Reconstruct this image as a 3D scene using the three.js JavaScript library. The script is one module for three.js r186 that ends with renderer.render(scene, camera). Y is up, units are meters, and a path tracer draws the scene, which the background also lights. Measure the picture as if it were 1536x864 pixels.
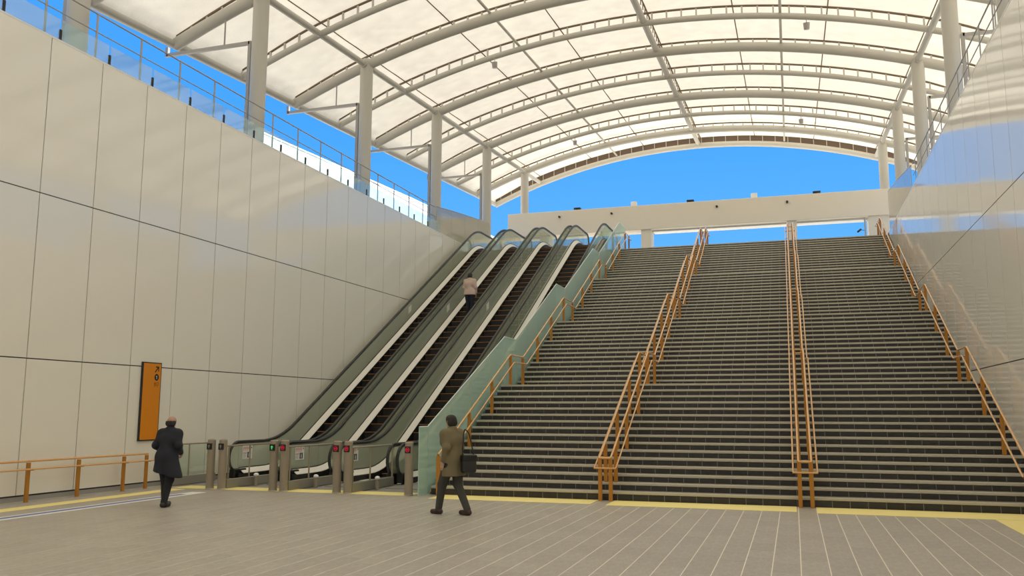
import * as THREE from 'three';
import { mergeGeometries, toCreasedNormals } from 'three/addons/utils/BufferGeometryUtils.js';
import { RoundedBoxGeometry } from 'three/addons/geometries/RoundedBoxGeometry.js';

// ------------------------------------------------------------------ camera, sky, sun, exposure
const scene = new THREE.Scene();
const FOCAL = 1312.07;                                    // pixels of a 1536 x 864 frame
const camera = new THREE.PerspectiveCamera(2 * Math.atan(432 / FOCAL) * 180 / Math.PI, 1536 / 864, 0.1, 500);
camera.position.set(0, 1.75, 0);
camera.rotation.set(0.140322, 0.309332, 0.002662, 'YXZ');
scene.add(camera);

const renderer = new THREE.WebGLRenderer({ antialias: true });
renderer.toneMapping = THREE.LinearToneMapping;
renderer.toneMappingExposure = 2.02;
renderer.shadowMap.enabled = true;

{ // clear blue sky: colour follows the height above the horizon only
  const W = 64, H = 256, data = new Float32Array(W * H * 4);
  const stops = [[-90, 0.25, 0.24, 0.23], [-1, 0.25, 0.26, 0.28], [0, 0.185, 0.335, 0.522], [8, 0.071, 0.251, 0.522], [18, 0.034, 0.199, 0.517], [45, 0.031, 0.15, 0.435], [90, 0.022, 0.104, 0.35]];
  for (let j = 0; j < H; j++) {
    const e = (j + 0.5) / H * 180 - 90;
    let k = 0; while (k < stops.length - 2 && e > stops[k + 1][0]) k++;
    const a = stops[k], b = stops[k + 1], t = Math.min(1, Math.max(0, (e - a[0]) / (b[0] - a[0])));
    for (let i = 0; i < W; i++) { const o = (j * W + i) * 4; for (let c = 0; c < 3; c++) data[o + c] = a[c + 1] + (b[c + 1] - a[c + 1]) * t; data[o + 3] = 1; }
  }
  const sky = new THREE.DataTexture(data, W, H, THREE.RGBAFormat, THREE.FloatType);
  sky.mapping = THREE.EquirectangularReflectionMapping; sky.magFilter = THREE.LinearFilter; sky.needsUpdate = true;
  scene.background = sky; scene.environment = sky;
}
const sun = new THREE.DirectionalLight(new THREE.Color().setRGB(1, 0.925, 0.785), 14);
sun.position.set(-4 + 17, 4 + 68, -25 - 12); sun.target.position.set(-4, 4, -25);
sun.castShadow = true; sun.shadow.mapSize.set(4096, 4096);
Object.assign(sun.shadow.camera, { left: -50, right: 50, top: 50, bottom: -50, near: 5, far: 160 });
scene.add(sun, sun.target);

// ------------------------------------------------------------------ helpers
const V = (x, y, z) => new THREE.Vector3(x, y, z);
let seed = 7; const rnd = () => (seed = (seed * 16807) % 2147483647) / 2147483647;
const names = new Map();
function numbered(n) { const k = names.get(n) ?? 0; names.set(n, k + 1); return k ? `${n}_${String(k).padStart(3, '0')}` : n; }
function tag(o, label, category, group, kind) { o.userData = {}; if (label) o.userData.label = label; if (category) o.userData.category = category; if (group) o.userData.group = group; if (kind) o.userData.kind = kind; return o; }
function thing(name, label, category, group, kind, pos) { const o = new THREE.Group(); o.name = numbered(name); if (pos) o.position.set(...pos); scene.add(o); return tag(o, label, category, group, kind); }
function mesh(name, geo, mat, parent = scene) { const m = new THREE.Mesh(Array.isArray(geo) ? merge(geo) : geo, mat); m.name = parent === scene ? numbered(name) : name; m.castShadow = m.receiveShadow = true; parent.add(m); return m; }
function clean(g) { const h = g.index ? g.toNonIndexed() : g; for (const k of Object.keys(h.attributes)) if (!['position', 'normal', 'uv'].includes(k)) h.deleteAttribute(k); h.morphAttributes = {}; return h; }
const merge = (list) => list.length === 1 ? list[0] : mergeGeometries(list.map(clean));
const box = (x0, x1, y0, y1, z0, z1) => new THREE.BoxGeometry(Math.abs(x1 - x0), Math.abs(y1 - y0), Math.abs(z1 - z0)).translate((x0 + x1) / 2, (y0 + y1) / 2, (z0 + z1) / 2);
const rbox = (x0, x1, y0, y1, z0, z1, r = 0.01) => new RoundedBoxGeometry(Math.abs(x1 - x0), Math.abs(y1 - y0), Math.abs(z1 - z0), 2, r).translate((x0 + x1) / 2, (y0 + y1) / 2, (z0 + z1) / 2);
function place(g, a, b) { const d = b.clone().sub(a), q = new THREE.Quaternion().setFromUnitVectors(V(0, 1, 0), d.clone().normalize()); return g.applyQuaternion(q).translate((a.x + b.x) / 2, (a.y + b.y) / 2, (a.z + b.z) / 2); }
const pipe = (a, b, r, seg = 12) => place(new THREE.CylinderGeometry(r, r, a.distanceTo(b), seg, 1), a, b);
function bar(a, b, w, h) { // rectangular bar, w across x, h across the other way
  const d = b.clone().sub(a), g = new THREE.BoxGeometry(w, h, d.length()), m = new THREE.Matrix4().lookAt(V(0, 0, 0), d, Math.abs(d.y) > Math.abs(d.x) + Math.abs(d.z) ? V(0, 0, 1) : V(0, 1, 0));
  return g.applyMatrix4(m).translate((a.x + b.x) / 2, (a.y + b.y) / 2, (a.z + b.z) / 2);
}
const ball = (p, r, s = 12) => new THREE.SphereGeometry(r, s, Math.max(6, s / 2 | 0)).translate(p.x, p.y, p.z);
class Poly extends THREE.Curve { constructor(p) { super(); this.p = p; } getPoint(t, o = new THREE.Vector3()) { const n = this.p.length - 1, u = Math.min(n - 1e-9, Math.max(0, t * n)), i = Math.floor(u); return o.lerpVectors(this.p[i], this.p[i + 1], u - i); } getPointAt(t, o) { return this.getPoint(t, o); } }
const tube = (pts, r, seg = 10) => new THREE.TubeGeometry(new Poly(pts), pts.length - 1, r, seg, false);
function rounded(pts, r, n = 5) { // polyline with its corners rounded
  const out = [pts[0]];
  for (let i = 1; i < pts.length - 1; i++) {
    const a = pts[i - 1], b = pts[i], c = pts[i + 1], rr = Math.min(r, a.distanceTo(b) * 0.45, c.distanceTo(b) * 0.45);
    const p = b.clone().add(a.clone().sub(b).setLength(rr)), q = b.clone().add(c.clone().sub(b).setLength(rr));
    for (let k = 0; k <= n; k++) { const t = k / n; out.push(p.clone().multiplyScalar((1 - t) ** 2).addScaledVector(b, 2 * t * (1 - t)).addScaledVector(q, t * t)); }
  }
  out.push(pts[pts.length - 1]); return out;
}
// a plate in the plane x = const: outline [[z, y], ...], from x0 to x1
function plateX(outline, x0, x1) {
  const s = new THREE.Shape(outline.map(([z, y]) => new THREE.Vector2(-z, y)));
  const g = new THREE.ExtrudeGeometry(s, { depth: x1 - x0, bevelEnabled: false, curveSegments: 2 });
  return g.applyMatrix4(new THREE.Matrix4().makeBasis(V(0, 0, -1), V(0, 1, 0), V(1, 0, 0))).translate(x0, 0, 0);
}
const lin = (r, g, b) => new THREE.Color().setRGB(r, g, b);
const std = (c, roughness = 0.6, o = {}) => new THREE.MeshPhysicalMaterial({ color: lin(...c), roughness, ...o });

// ------------------------------------------------------------------ textures
function noiseTexture(size, base, amp, coarse) {
  const d = new Uint8Array(size * size * 4), n = 16, grid = Array.from({ length: n * n }, rnd);
  const cs = (x, y) => { const u = x / size * n, v = y / size * n, i = Math.floor(u), j = Math.floor(v), f = u - i, g = v - j, at = (a, b) => grid[(a % n) + (b % n) * n]; return (at(i, j) * (1 - f) + at(i + 1, j) * f) * (1 - g) + (at(i, j + 1) * (1 - f) + at(i + 1, j + 1) * f) * g; };
  for (let y = 0; y < size; y++) for (let x = 0; x < size; x++) { const o = (y * size + x) * 4, v = base + (rnd() - 0.5) * amp + (cs(x, y) - 0.5) * coarse; d[o] = d[o + 1] = d[o + 2] = Math.max(0, Math.min(255, v)); d[o + 3] = 255; }
  const t = new THREE.DataTexture(d, size, size); t.wrapS = t.wrapT = THREE.RepeatWrapping; t.magFilter = THREE.LinearFilter; t.colorSpace = THREE.SRGBColorSpace; t.needsUpdate = true; return t;
}
const speckle = noiseTexture(128, 232, 34, 22);
const cloth = noiseTexture(256, 246, 8, 12);

// ------------------------------------------------------------------ materials
const M = {
  wall: std([0.90, 0.86, 0.755], 0.55, { clearcoat: 1, clearcoatRoughness: 0.075 }),
  wallBack: std([0.05, 0.048, 0.045], 0.9),
  concrete: std([0.33, 0.32, 0.29], 0.85), deck: std([0.17, 0.165, 0.15], 0.85),
  cream: std([0.78, 0.72, 0.61], 0.6),
  coping: std([0.86, 0.85, 0.82], 0.4),
  tile: [0.48, 0.50, 0.52].map((v) => std([v * 1.03, v * 0.95, v * 0.81], 0.42, { map: speckle })),
  grout: std([0.90, 0.84, 0.71], 0.9),
  riser: [0.030, 0.034, 0.039].map((v) => std([v * 1.05, v * 0.95, v * 0.86], 0.45, { map: speckle })),
  riserGrout: std([0.36, 0.34, 0.29], 0.9),
  nosing: std([0.50, 0.47, 0.375], 0.6),
  yellow: std([0.95, 0.82, 0.31], 0.6),
  blue: std([0.12, 0.17, 0.42], 0.6), white: std([0.88, 0.88, 0.86], 0.5),
  orange: std([0.46, 0.195, 0.02], 0.38),
  orangeRail: std([0.72, 0.39, 0.13], 0.24, { clearcoat: 0.6, clearcoatRoughness: 0.15 }),
  steel: std([0.56, 0.535, 0.475], 0.45),
  chord: std([0.20, 0.15, 0.10], 0.6),
  brown: std([0.14, 0.095, 0.065], 0.7),
  membrane: std([0.93, 0.89, 0.80], 1, { transmission: 0.105, specularIntensity: 0, thickness: 0, side: THREE.DoubleSide, map: cloth }),
  glass: std([0.80, 0.84, 0.73], 0.03, { transmission: 0.62, clearcoat: 0.6, clearcoatRoughness: 0.03, thickness: 0, ior: 1.5 }),
  clear: std([0.92, 0.96, 0.92], 0.03, { transmission: 0.95, thickness: 0, ior: 1.5 }),
  teal: std([0.62, 0.84, 0.77], 0.05, { transmission: 0.42, thickness: 0, ior: 1.5 }),
  sheer: std([0.60, 0.56, 0.46], 0.08, { transmission: 0.3, thickness: 0, ior: 1.5 }),
  deckGlass: std([0.80, 0.91, 0.92], 0.04, { transmission: 0.82, thickness: 0, ior: 1.5 }),
  edge: std([0.75, 0.86, 0.82], 0.25),
  rubber: std([0.018, 0.018, 0.017], 0.42),
  black: std([0.008, 0.008, 0.008], 0.5),
  innerDeck: std([0.90, 0.88, 0.80], 0.35),
  outerDeck: std([0.26, 0.245, 0.205], 0.4),
  stepBlack: std([0.014, 0.013, 0.012], 0.55),
  stepLine: std([0.50, 0.22, 0.05], 0.5),
  bollard: std([0.32, 0.27, 0.20], 0.38),
  plate: std([0.30, 0.29, 0.26], 0.45),
  dark: std([0.02, 0.02, 0.022], 0.5),
  railMetal: std([0.42, 0.40, 0.38], 0.35),
};

// ------------------------------------------------------------------ measures (metres)
const XL = -14.3, XR = 4.17, TOP = 9.39, DECK = 9.28;
const ROW = [0.115, 2.763, 6.098, TOP], PITCH = 1.4183;
const R_ = 0.1516, T_ = 0.3111, LAND = 1.4875, ZS = -17.6, SX0 = -7.42, SX1 = 4.168;
const steps = []; { let z = ZS; for (let n = 1; n <= 61; n++) { steps.push({ n, z, y: 0.03 + n * R_ }); z -= [16, 31, 46].includes(n) ? LAND : T_; } }
const stairY = (z) => { let y = 0; for (const s of steps) if (z <= s.z) y = s.y; return y; };

// ------------------------------------------------------------------ floor
{
  const floor = thing('floor', 'grey brown tiled concourse floor below the stairs', 'floor', null, 'structure');
  mesh('grout_bed', box(-16, 6, -0.4, 0.001, 24, -17.6), M.grout, floor);
  mesh('substrate', box(-16, 6, -0.6, -0.4, 24, -42), M.concrete, floor);
  mesh('escalator_pit', box(-14.5, SX0, -0.4, -0.002, -17.6, -22), M.plate, floor);
  mesh('paving', box(XL + 0.02, XR, -0.01, 0.002, 1.2, 22), M.tile[1], floor);
  const TW = 0.3115, TL = 0.623, all = [];
  for (let i = -46; i < 14; i++) for (let j = 0; j < 31; j++) {
    const x = 0.007 + i * TW, z = -17.58 + j * TL + (i & 1 ? -TL / 2 : 0), x0 = Math.max(XL + 0.02, x), x1 = Math.min(XR, x + TW), z1 = Math.max(-17.58, z), z2 = z + TL;
    if (x1 - x0 < 0.05 || z2 - z1 < 0.05) continue;
    all.push({ x0, x1, z1, z2, d: Math.hypot((x0 + x1) / 2, (z1 + z2) / 2), c: V((x0 + x1) / 2, 0, (z1 + z2) / 2), full: x1 - x0 > TW - 1e-6 && z2 - z1 > TL - 1e-6 });
  }
  camera.updateMatrixWorld(); camera.updateProjectionMatrix();
  for (const t of all) { const p = t.c.clone().project(camera); t.seen = t.c.z < -1 && Math.abs(p.x) < 1 && Math.abs(p.y) < 1; }
  const near = all.filter((t) => t.seen && t.full).sort((a, b) => a.d - b.d).slice(0, 300), pick = new Set(near);
  const one = new THREE.BoxGeometry(TW - 0.011, 0.012, TL - 0.005);
  for (const t of near) { const m = mesh('tile', one, M.tile[Math.floor(rnd() * 3)], floor); m.position.set((t.x0 + t.x1) / 2, -0.004 + rnd() * 0.001, (t.z1 + t.z2) / 2); }
  const rest = [[], [], []]; for (const t of all) if (!pick.has(t)) rest[Math.floor(rnd() * 3)].push(box(t.x0 + 0.0055, t.x1 - 0.0055, -0.010, 0.002, t.z1 + 0.0025, t.z2 - 0.0025));
  rest.forEach((g, k) => { mesh('tiles', g, M.tile[k], floor).userData.kind = 'stuff'; });
}
// yellow guide strips and the blue line: thin sheets laid on the floor
{
  const strip = (x0, x1, z0, z1, label) => tag(mesh('tactile_strip', rbox(x0, x1, 0.002, 0.009, z0, z1, 0.003), M.yellow), label, 'floor strip', 'yellow guide strips');
  strip(SX0 + 0.3, -3.78, -17.58, -16.75, 'yellow guide strip at the stair foot between teal glass and first centre railing');
  strip(-3.46, -0.02, -17.56, -16.65, 'yellow guide strip at the stair foot between the two centre railings');
  strip(0.32, 3.79, -17.54, -16.55, 'yellow guide strip at the stair foot from second centre railing to wall');
  strip(3.09, 3.5, -16.5, -8, 'yellow guide strip running from the stair foot along the glossy wall');
  strip(-13.48, -13.1, -16.9, -4, 'yellow guide strip running along the wall handrail');
  strip(-13.6, -7.72, -17.75, -17.12, 'yellow guide strip across the escalator entrances at the bollards');
  const line = thing('lane_line', 'blue floor line edged in white beside the wall handrail', 'floor line');
  mesh('blue_stripe', box(-12.43, -12.27, 0.002, 0.006, -15.9, -4), M.blue, line);
  mesh('white_stripe', [box(-12.52, -12.43, 0.002, 0.006, -15.9, -4), box(-12.27, -12.16, 0.002, 0.006, -15.9, -4), box(-12.52, -12.16, 0.002, 0.006, -16.4, -15.9)], M.white, line);
}

// ------------------------------------------------------------------ walls
function sideWall(name, label, x, sgn, z0, zEnd) { // sgn: which way the face looks
  const w = thing(name, label, 'wall', null, 'structure');
  const far = zEnd, nearZ = 22;
  mesh('wall_core', box(x - sgn * 0.03, x - sgn * 0.33, -0.3, TOP - 0.012, nearZ, far), M.wallBack, w);
  mesh('coping', box(x + sgn * 0.003, x - sgn * 0.34, TOP - 0.01, TOP + 0.03, nearZ, far), M.coping, w);
  mesh('plinth', box(x - sgn * 0.01, x - sgn * 0.03, 0, ROW[0] - 0.02, nearZ, far), M.concrete, w);
  const gap = 0.011;
  const geos = [0, 1, 2].map((r) => new THREE.BoxGeometry(0.028, ROW[r + 1] - ROW[r] - 2 * gap, PITCH - 2 * gap));
  let zt = z0; while (zt < nearZ) zt += PITCH;
  for (let z = zt; z - PITCH > far - 0.4; z -= PITCH) for (let r = 0; r < 3; r++) {
    const m = mesh('panel', geos[r], M.wall, w); m.position.set(x - sgn * 0.014, (ROW[r] + ROW[r + 1]) / 2, z - PITCH / 2);
  }
  return w;
}
sideWall('wall_left', 'cream panelled wall rising beside the escalators', XL, 1, -13.476, -41);
sideWall('wall_right', 'glossy cream panelled wall rising beside the stairs', XR, -1, -18.46, -40.4);
{
  const w = thing('wall_back', 'cream end wall of the concourse', 'wall', null, 'structure');
  mesh('wall_slab', box(XL - 0.3, XR + 0.3, 0, TOP, 22, 22.3), M.cream, w);
}
{ // upper level slabs
  const d = thing('floor_upper', 'pale deck of the upper street level', 'floor', null, 'structure');
  mesh('deck_slab', box(XL - 12, XL - 0.33, 8.7, DECK, 26, -60), M.deck, d);
  mesh('deck_slab', box(XR + 0.33, XR + 10, 8.7, DECK, 26, -60), M.deck, d);
  mesh('deck_slab', box(XL - 0.33, XR + 0.33, 8.7, DECK - 0.002, -40.8, -60), M.concrete, d);
  mesh('deck_slab', box(SX0, SX1, 8.7, DECK - 0.003, steps[60].z - 0.25, -40.8), M.concrete, d);
}

// ------------------------------------------------------------------ stairs
{
  const st = thing('staircase', 'wide dark tiled staircase with pale nosings rising to the street', 'staircase');
  const rest = [[], [], []];
  const TW = 0.309;
  const tileG = new THREE.BoxGeometry(TW - 0.013, R_ - 0.062, 0.012);
  steps.forEach((s, i) => {
    const zb = i < 60 ? steps[i + 1].z - 0.02 : s.z - 0.4, y0 = i ? steps[i - 1].y - 0.02 : -0.05;
    const step = mesh('step', box(SX0, SX1, y0, s.y - 0.004, s.z, zb), M.riserGrout, st);
    mesh('nosing', rbox(SX0 + 0.005, SX1 - 0.005, s.y - 0.05, s.y, s.z + 0.02, s.z - 0.07, 0.008), M.nosing, step);
    if (i === 0) mesh('riser_bed', box(SX0, SX1, 0, s.y - 0.05, s.z + 0.001, s.z), M.riserGrout, step);
    const bottom = i ? steps[i - 1].y : 0, h = s.y - 0.05 - bottom - 0.012, shift = 0.608 % TW;
    for (let x = shift - 30 * TW; x < SX1; x += TW) {
      const a = Math.max(SX0, x), b = Math.min(SX1, x + TW); if (b - a < 0.04) continue;
      const k = Math.floor(rnd() * 3);
      if (i < 8 && b - a > TW - 1e-6 && i > 0) { const m = mesh('riser_tile', tileG, M.riser[k], step); m.position.set((a + b) / 2, bottom + 0.006 + (R_ - 0.062) / 2, s.z + 0.005); }
      else if (i === 0 && b - a > TW - 1e-6) { mesh('riser_tile', box(a + 0.0065, b - 0.0065, bottom + 0.006, bottom + 0.006 + h, s.z + 0.001, s.z + 0.012), M.riser[k], step); }
      else rest[k].push(box(a + 0.0065, b - 0.0065, bottom + 0.006, bottom + 0.006 + h, s.z - 0.001, s.z + 0.011));
    }
  });
  for (let k = 0; k < 3; k++) mesh('riser_tiles', rest[k], M.riser[k], st).userData.kind = 'stuff';
  mesh('landing_bed', [box(SX0, SX1, 0.5, 2.2, -22.5, -23.6), box(SX0, SX1, 2.5, 4.5, -28.4, -29.5), box(SX0, SX1, 4.9, 6.8, -34.2, -35.3)], M.concrete, st);
}

// ------------------------------------------------------------------ orange stair railings
const knee = [[-17.42, 0.84], [-17.62, 0.93], [-22.4, 3.26], [-23.56, 3.26], [-28.18, 5.52], [-29.46, 5.52], [-34.02, 7.79], [-35.32, 7.79], [-39.85, 10.05], [-40.95, 10.1]];
const postZ = [-17.45, -19.3, -20.9, -22.42, -23.55, -25.05, -26.6, -28.2, -29.45, -31.0, -32.5, -34.04, -35.3, -36.85, -38.35, -39.9, -40.9];
const railY = (z) => { for (let i = 0; i < knee.length - 1; i++) if (z <= knee[i][0] && z >= knee[i + 1][0]) { const t = (knee[i][0] - z) / (knee[i][0] - knee[i + 1][0]); return knee[i][1] + t * (knee[i + 1][1] - knee[i][1]); } return z > knee[0][0] ? knee[0][1] : knee[knee.length - 1][1]; };
const railPts = (x, dy) => rounded(knee.map(([z, y]) => V(x, y + dy, z)), 0.1, 4);
function postAt(parent, x, z, w) {
  const y0 = z > -17.6 ? 0 : stairY(z), y1 = railY(z) - 0.03;
  mesh('post', rbox(x - 0.037, x + 0.037, y0, y1, z - w, z + w, 0.006), M.orange, parent);
}
function centreRailing(x, label) {
  const t = thing('stair_railing', label, 'railing', null, null, [x, 0, 0]);
  for (const z of [postZ[0], -18.0, ...postZ.slice(1)]) for (const s of [-1, 1]) {
    postAt(t, s * 0.105, z, 0.03);
    mesh('bracket', bar(V(s * 0.12, railY(z) - 0.23, z - 0.02), V(s * 0.215, railY(z) - 0.215, z - 0.02), 0.02, 0.02), M.orange, t);
  }
  for (const s of [-1, 1]) { mesh('upper_rail', tube(railPts(s * 0.115, 0), 0.022), M.orangeRail, t); mesh('lower_rail', tube(railPts(s * 0.215, -0.2), 0.018), M.orangeRail, t); }
  for (const [z, y] of [knee[0], knee[knee.length - 1]]) {
    mesh('end_bar', pipe(V(-0.125, y, z), V(0.125, y, z), 0.021), M.orangeRail, t);
    mesh('end_bar', pipe(V(-0.225, y - 0.2, z), V(0.225, y - 0.2, z), 0.018), M.orangeRail, t);
  }
  for (const i of [2, 3, 4, 5, 6, 7]) mesh('cross_bar', pipe(V(-0.115, knee[i][1], knee[i][0]), V(0.115, knee[i][1], knee[i][0]), 0.012), M.orangeRail, t);
}
centreRailing(-3.62, 'double orange railing up the middle of the stairs closer to the escalators');
centreRailing(0.155, 'double orange railing up the middle of the stairs closer to the glossy wall');
function sideRailing(x, s, label) { // s: towards the stairs
  const t = thing('stair_railing', label, 'railing', null, null, [x, 0, 0]);
  for (const z of postZ) { postAt(t, 0, z, 0.03); mesh('bracket', bar(V(0, railY(z) - 0.23, z - 0.02), V(s * 0.11, railY(z) - 0.215, z - 0.02), 0.02, 0.02), M.orange, t); }
  mesh('upper_rail', tube(railPts(0, 0), 0.022), M.orangeRail, t); mesh('lower_rail', tube(railPts(s * 0.11, -0.2), 0.018), M.orangeRail, t);
}
sideRailing(-7.2, 1, 'orange handrail up the stairs along the teal glass parapet');
sideRailing(3.85, -1, 'orange handrail up the stairs along the glossy panelled wall');
{
  const t = thing('wall_railing', 'orange handrail on floor posts along the cream panelled wall', 'railing', null, null, [-14.07, 0, 0]);
  for (const z of [-5.9, -7.17, -8.44, -9.7, -10.97, -12.24, -13.5, -14.76, -16.05, -16.76]) { mesh('post', rbox(-0.025, 0.025, 0, 0.75, z - 0.037, z + 0.037, 0.006), M.orange, t); mesh('bracket', bar(V(0, 0.61, z - 0.05), V(0.09, 0.62, z - 0.05), 0.018, 0.03), M.orange, t); }
  mesh('upper_rail', tube([V(0, 0.78, -4), V(0, 0.78, -16.8)], 0.021), M.orangeRail, t);
  mesh('lower_rail', tube([V(0.09, 0.63, -4), V(0.09, 0.63, -16.9)], 0.018), M.orangeRail, t);
}

// ------------------------------------------------------------------ teal glass parapet between stairs and escalators
{
  const t = thing('glass_parapet', 'teal glass parapet stepping up between the stairs and the escalators', 'glass parapet');
  const up = [[-17.1, 1.42], [-17.55, 1.42], [-22.8, 3.78], [-23.8, 3.78], [-28.4, 6.03], [-29.55, 6.03], [-34.25, 8.3], [-35.35, 8.3], [-40.1, 10.62], [-41.6, 10.62]];
  const at = (z) => { for (let i = 0; i < up.length - 1; i++) if (z <= up[i][0] + 1e-9 && z >= up[i + 1][0] - 1e-9) { const k = (up[i][0] - z) / (up[i][0] - up[i + 1][0]); return up[i][1] + k * (up[i + 1][1] - up[i][1]); } return 0; };
  const cuts = []; for (let i = 0; i < up.length - 1; i++) { const n = Math.max(1, Math.round((up[i][0] - up[i + 1][0]) / 1.25)); for (let k = 0; k < n; k++) cuts.push(up[i][0] + (up[i + 1][0] - up[i][0]) * k / n); } cuts.push(up[up.length - 1][0]);
  for (let i = 0; i < cuts.length - 1; i++) {
    const a = cuts[i] - 0.004, b = cuts[i + 1] + 0.004, lo = (z) => z > -17.6 ? 0.01 : Math.max(0.01, Math.min(stairY(z), at(z) - 1.22) - 0.28);
    mesh('glass_panel', plateX([[a, lo(a)], [b, lo(b)], [b, at(b)], [a, at(a)]], -7.51, -7.49), M.teal, t);
  }
  mesh('top_trim', tube(up.map(([z, y]) => V(-7.5, y + 0.008, z)), 0.012, 6), M.edge, t);
  mesh('stringer', plateX([[-17.65, -0.02], [-39.9, 8.75], [-39.9, 7.5], [-19, -0.02]], -7.56, -7.5 - 0.012), M.concrete, t);
}

// ------------------------------------------------------------------ escalators
const EA = 21.77, EB = 37.72, ES = 0.578, EW = 0.8;
const sp = (u) => u < -EW ? 0 : u > EW ? u : (u + EW) ** 2 / (4 * EW);
const escY = (z) => ES * (sp(-z - EA) - sp(-z - EB));
const ETOP = ES * (EB - EA);
function samples(z0, z1, n) { return Array.from({ length: n + 1 }, (_, i) => z0 + (z1 - z0) * i / n); }
function ribbonX(z0, z1, n, lo, hi, x0, x1) { const zs = samples(z0, z1, n); return plateX([...zs.map((z) => [z, lo(z)]), ...zs.slice().reverse().map((z) => [z, hi(z)])], x0, x1); }
function slantX(z0, z1, n, xa, ya, xb, yb) { // a strip that follows the steps and slopes from (xa, ya) to (xb, yb), 15 mm thick
  const zs = samples(z0, z1, n), pos = [], idx = [], q = [[xa, ya], [xb, yb], [xb, yb - 0.015], [xa, ya - 0.015]];
  for (const z of zs) for (const [x, y] of q) pos.push(x, escY(z) + y, z);
  const out = xb > xa;
  for (let i = 0; i < n; i++) for (let k = 0; k < 4; k++) { const a = i * 4 + k, b = i * 4 + (k + 1) % 4, c = a + 4, d = b + 4; if (out) idx.push(a, b, c, b, d, c); else idx.push(a, c, b, b, c, d); }
  const g = new THREE.BufferGeometry(); g.setAttribute('position', new THREE.Float32BufferAttribute(pos, 3)); g.setAttribute('uv', new THREE.Float32BufferAttribute(new Float32Array(pos.length / 3 * 2), 2)); g.setIndex(idx); const f = g.toNonIndexed(); f.computeVertexNormals(); return f;
}
function makeEscalator(label, group) {
  const t = thing('escalator', label, 'escalator', group);
  const z0 = -19.86, z1 = -40.2, W = 1.31, h = (z) => escY(z) + 0.95;
  for (const side of [0, 1]) {
    const x = side ? W : 0, q = side ? -1 : 1; // q points to the steps
    // handrail with its round newels
    const pts = [];
    for (let k = 0; k <= 12; k++) { const a = -Math.PI * 0.42 + k / 12 * Math.PI * 0.92; pts.push(V(x, 0.57 + 0.38 * Math.sin(a), z0 + 0.38 * Math.cos(a))); }
    for (const z of samples(z0 - 0.1, z1 + 0.1, 90)) pts.push(V(x, h(z), z));
    for (let k = 0; k <= 12; k++) { const a = Math.PI / 2 + k / 12 * Math.PI * 0.9; pts.push(V(x, ETOP + 0.57 + 0.38 * Math.sin(a), z1 + 0.38 * Math.cos(a))); }
    mesh('handrail', tube(pts, 0.042, 10), M.rubber, t);
    mesh('handrail_guide', tube(pts.map((p) => V(p.x, p.y - (p.y > 0.6 ? 0.045 : 0), p.z)).slice(10, -10), 0.018, 6), M.outerDeck, t);
    // glass panes
    const lo = (z) => escY(z) + 0.27, hi = (z) => h(z) - 0.03;
    const newel = [[z0, lo(z0)]]; for (let k = 0; k <= 10; k++) { const a = -Math.PI * 0.3 + k / 10 * Math.PI * 0.8; newel.push([z0 + 0.36 * Math.cos(a), 0.57 + 0.36 * Math.sin(a)]); }
    mesh('glass_pane', plateX(newel, x - 0.006, x + 0.006), M.glass, t);
    const cut = [z0 - 0.004, -21.2, -23.9, -26.6, -29.3, -32, -34.7, -37.4, z1];
    for (let k = 0; k < cut.length - 1; k++) mesh('glass_pane', ribbonX(cut[k] - 0.004, cut[k + 1] + 0.004, 14, lo, hi, x - 0.006, x + 0.006), M.glass, t);
    const nt = [[z1, ETOP + 0.27]]; for (let k = 0; k <= 10; k++) { const a = Math.PI * 1.3 - k / 10 * Math.PI * 0.8; nt.push([z1 + 0.36 * Math.cos(a), ETOP + 0.57 + 0.36 * Math.sin(a)]); }
    mesh('glass_pane', plateX(nt, x - 0.006, x + 0.006), M.glass, t);
    // inner deck, dark seam, skirt, outer deck
    const xa = x + q * 0.012, xb = x + q * 0.155;
    mesh('inner_deck', slantX(-19.9, -40.1, 80, xa, 0.285, xb, 0.165), M.innerDeck, t);
    mesh('glass_seam', ribbonX(-19.9, -40.1, 80, (z) => escY(z) + 0.27, (z) => escY(z) + 0.30, Math.min(x, x + q * 0.022), Math.max(x, x + q * 0.022)), M.black, t);
    const ka = x + q * 0.125, kb = x + q * 0.15;
    mesh('skirt', ribbonX(-19.7, -40.1, 80, (z) => Math.max(0.003, escY(z) - 0.35), (z) => escY(z) + 0.165, Math.min(ka, kb), Math.max(ka, kb)), M.black, t);
    mesh('outer_deck', ribbonX(-19.9, -40.1, 80, (z) => escY(z) + 0.2, (z) => escY(z) + 0.26, Math.min(x - q * 0.012, x - q * 0.125), Math.max(x - q * 0.012, x - q * 0.125)), M.outerDeck, t);
    mesh('side_cladding', ribbonX(-19.9, -40.1, 80, (z) => Math.max(0.003, escY(z) - 0.75), (z) => escY(z) + 0.202, Math.min(x - q * 0.1, x - q * 0.12), Math.max(x - q * 0.1, x - q * 0.12)), M.outerDeck, t);
    mesh('newel_base', rbox(x - 0.085, x + 0.085, 0.003, 0.27, -19.62, -20.15, 0.03), M.black, t);
    mesh('newel_lamp', rbox(x - 0.05, x + 0.05, 0.02, 0.035, -19.6, -19.635, 0.004), M.white, t);
  }
  mesh('floor_plate', box(0.13, W - 0.13, 0.0, 0.012, -18.6, -20.3), M.plate, t);
  mesh('comb_plate', box(0.13, W - 0.13, 0.0, 0.02, -20.3, -20.75), M.innerDeck, t);
  mesh('upper_plate', box(0.13, W - 0.13, ETOP - 0.05, ETOP + 0.01, -38.75, -40.85), M.plate, t);
  mesh('truss_floor', ribbonX(-19.9, -40.1, 60, (z) => Math.max(-0.02, escY(z) - 0.75), (z) => Math.max(-0.01, escY(z) - 0.7), 0.02, W - 0.02), M.dark, t);
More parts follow.
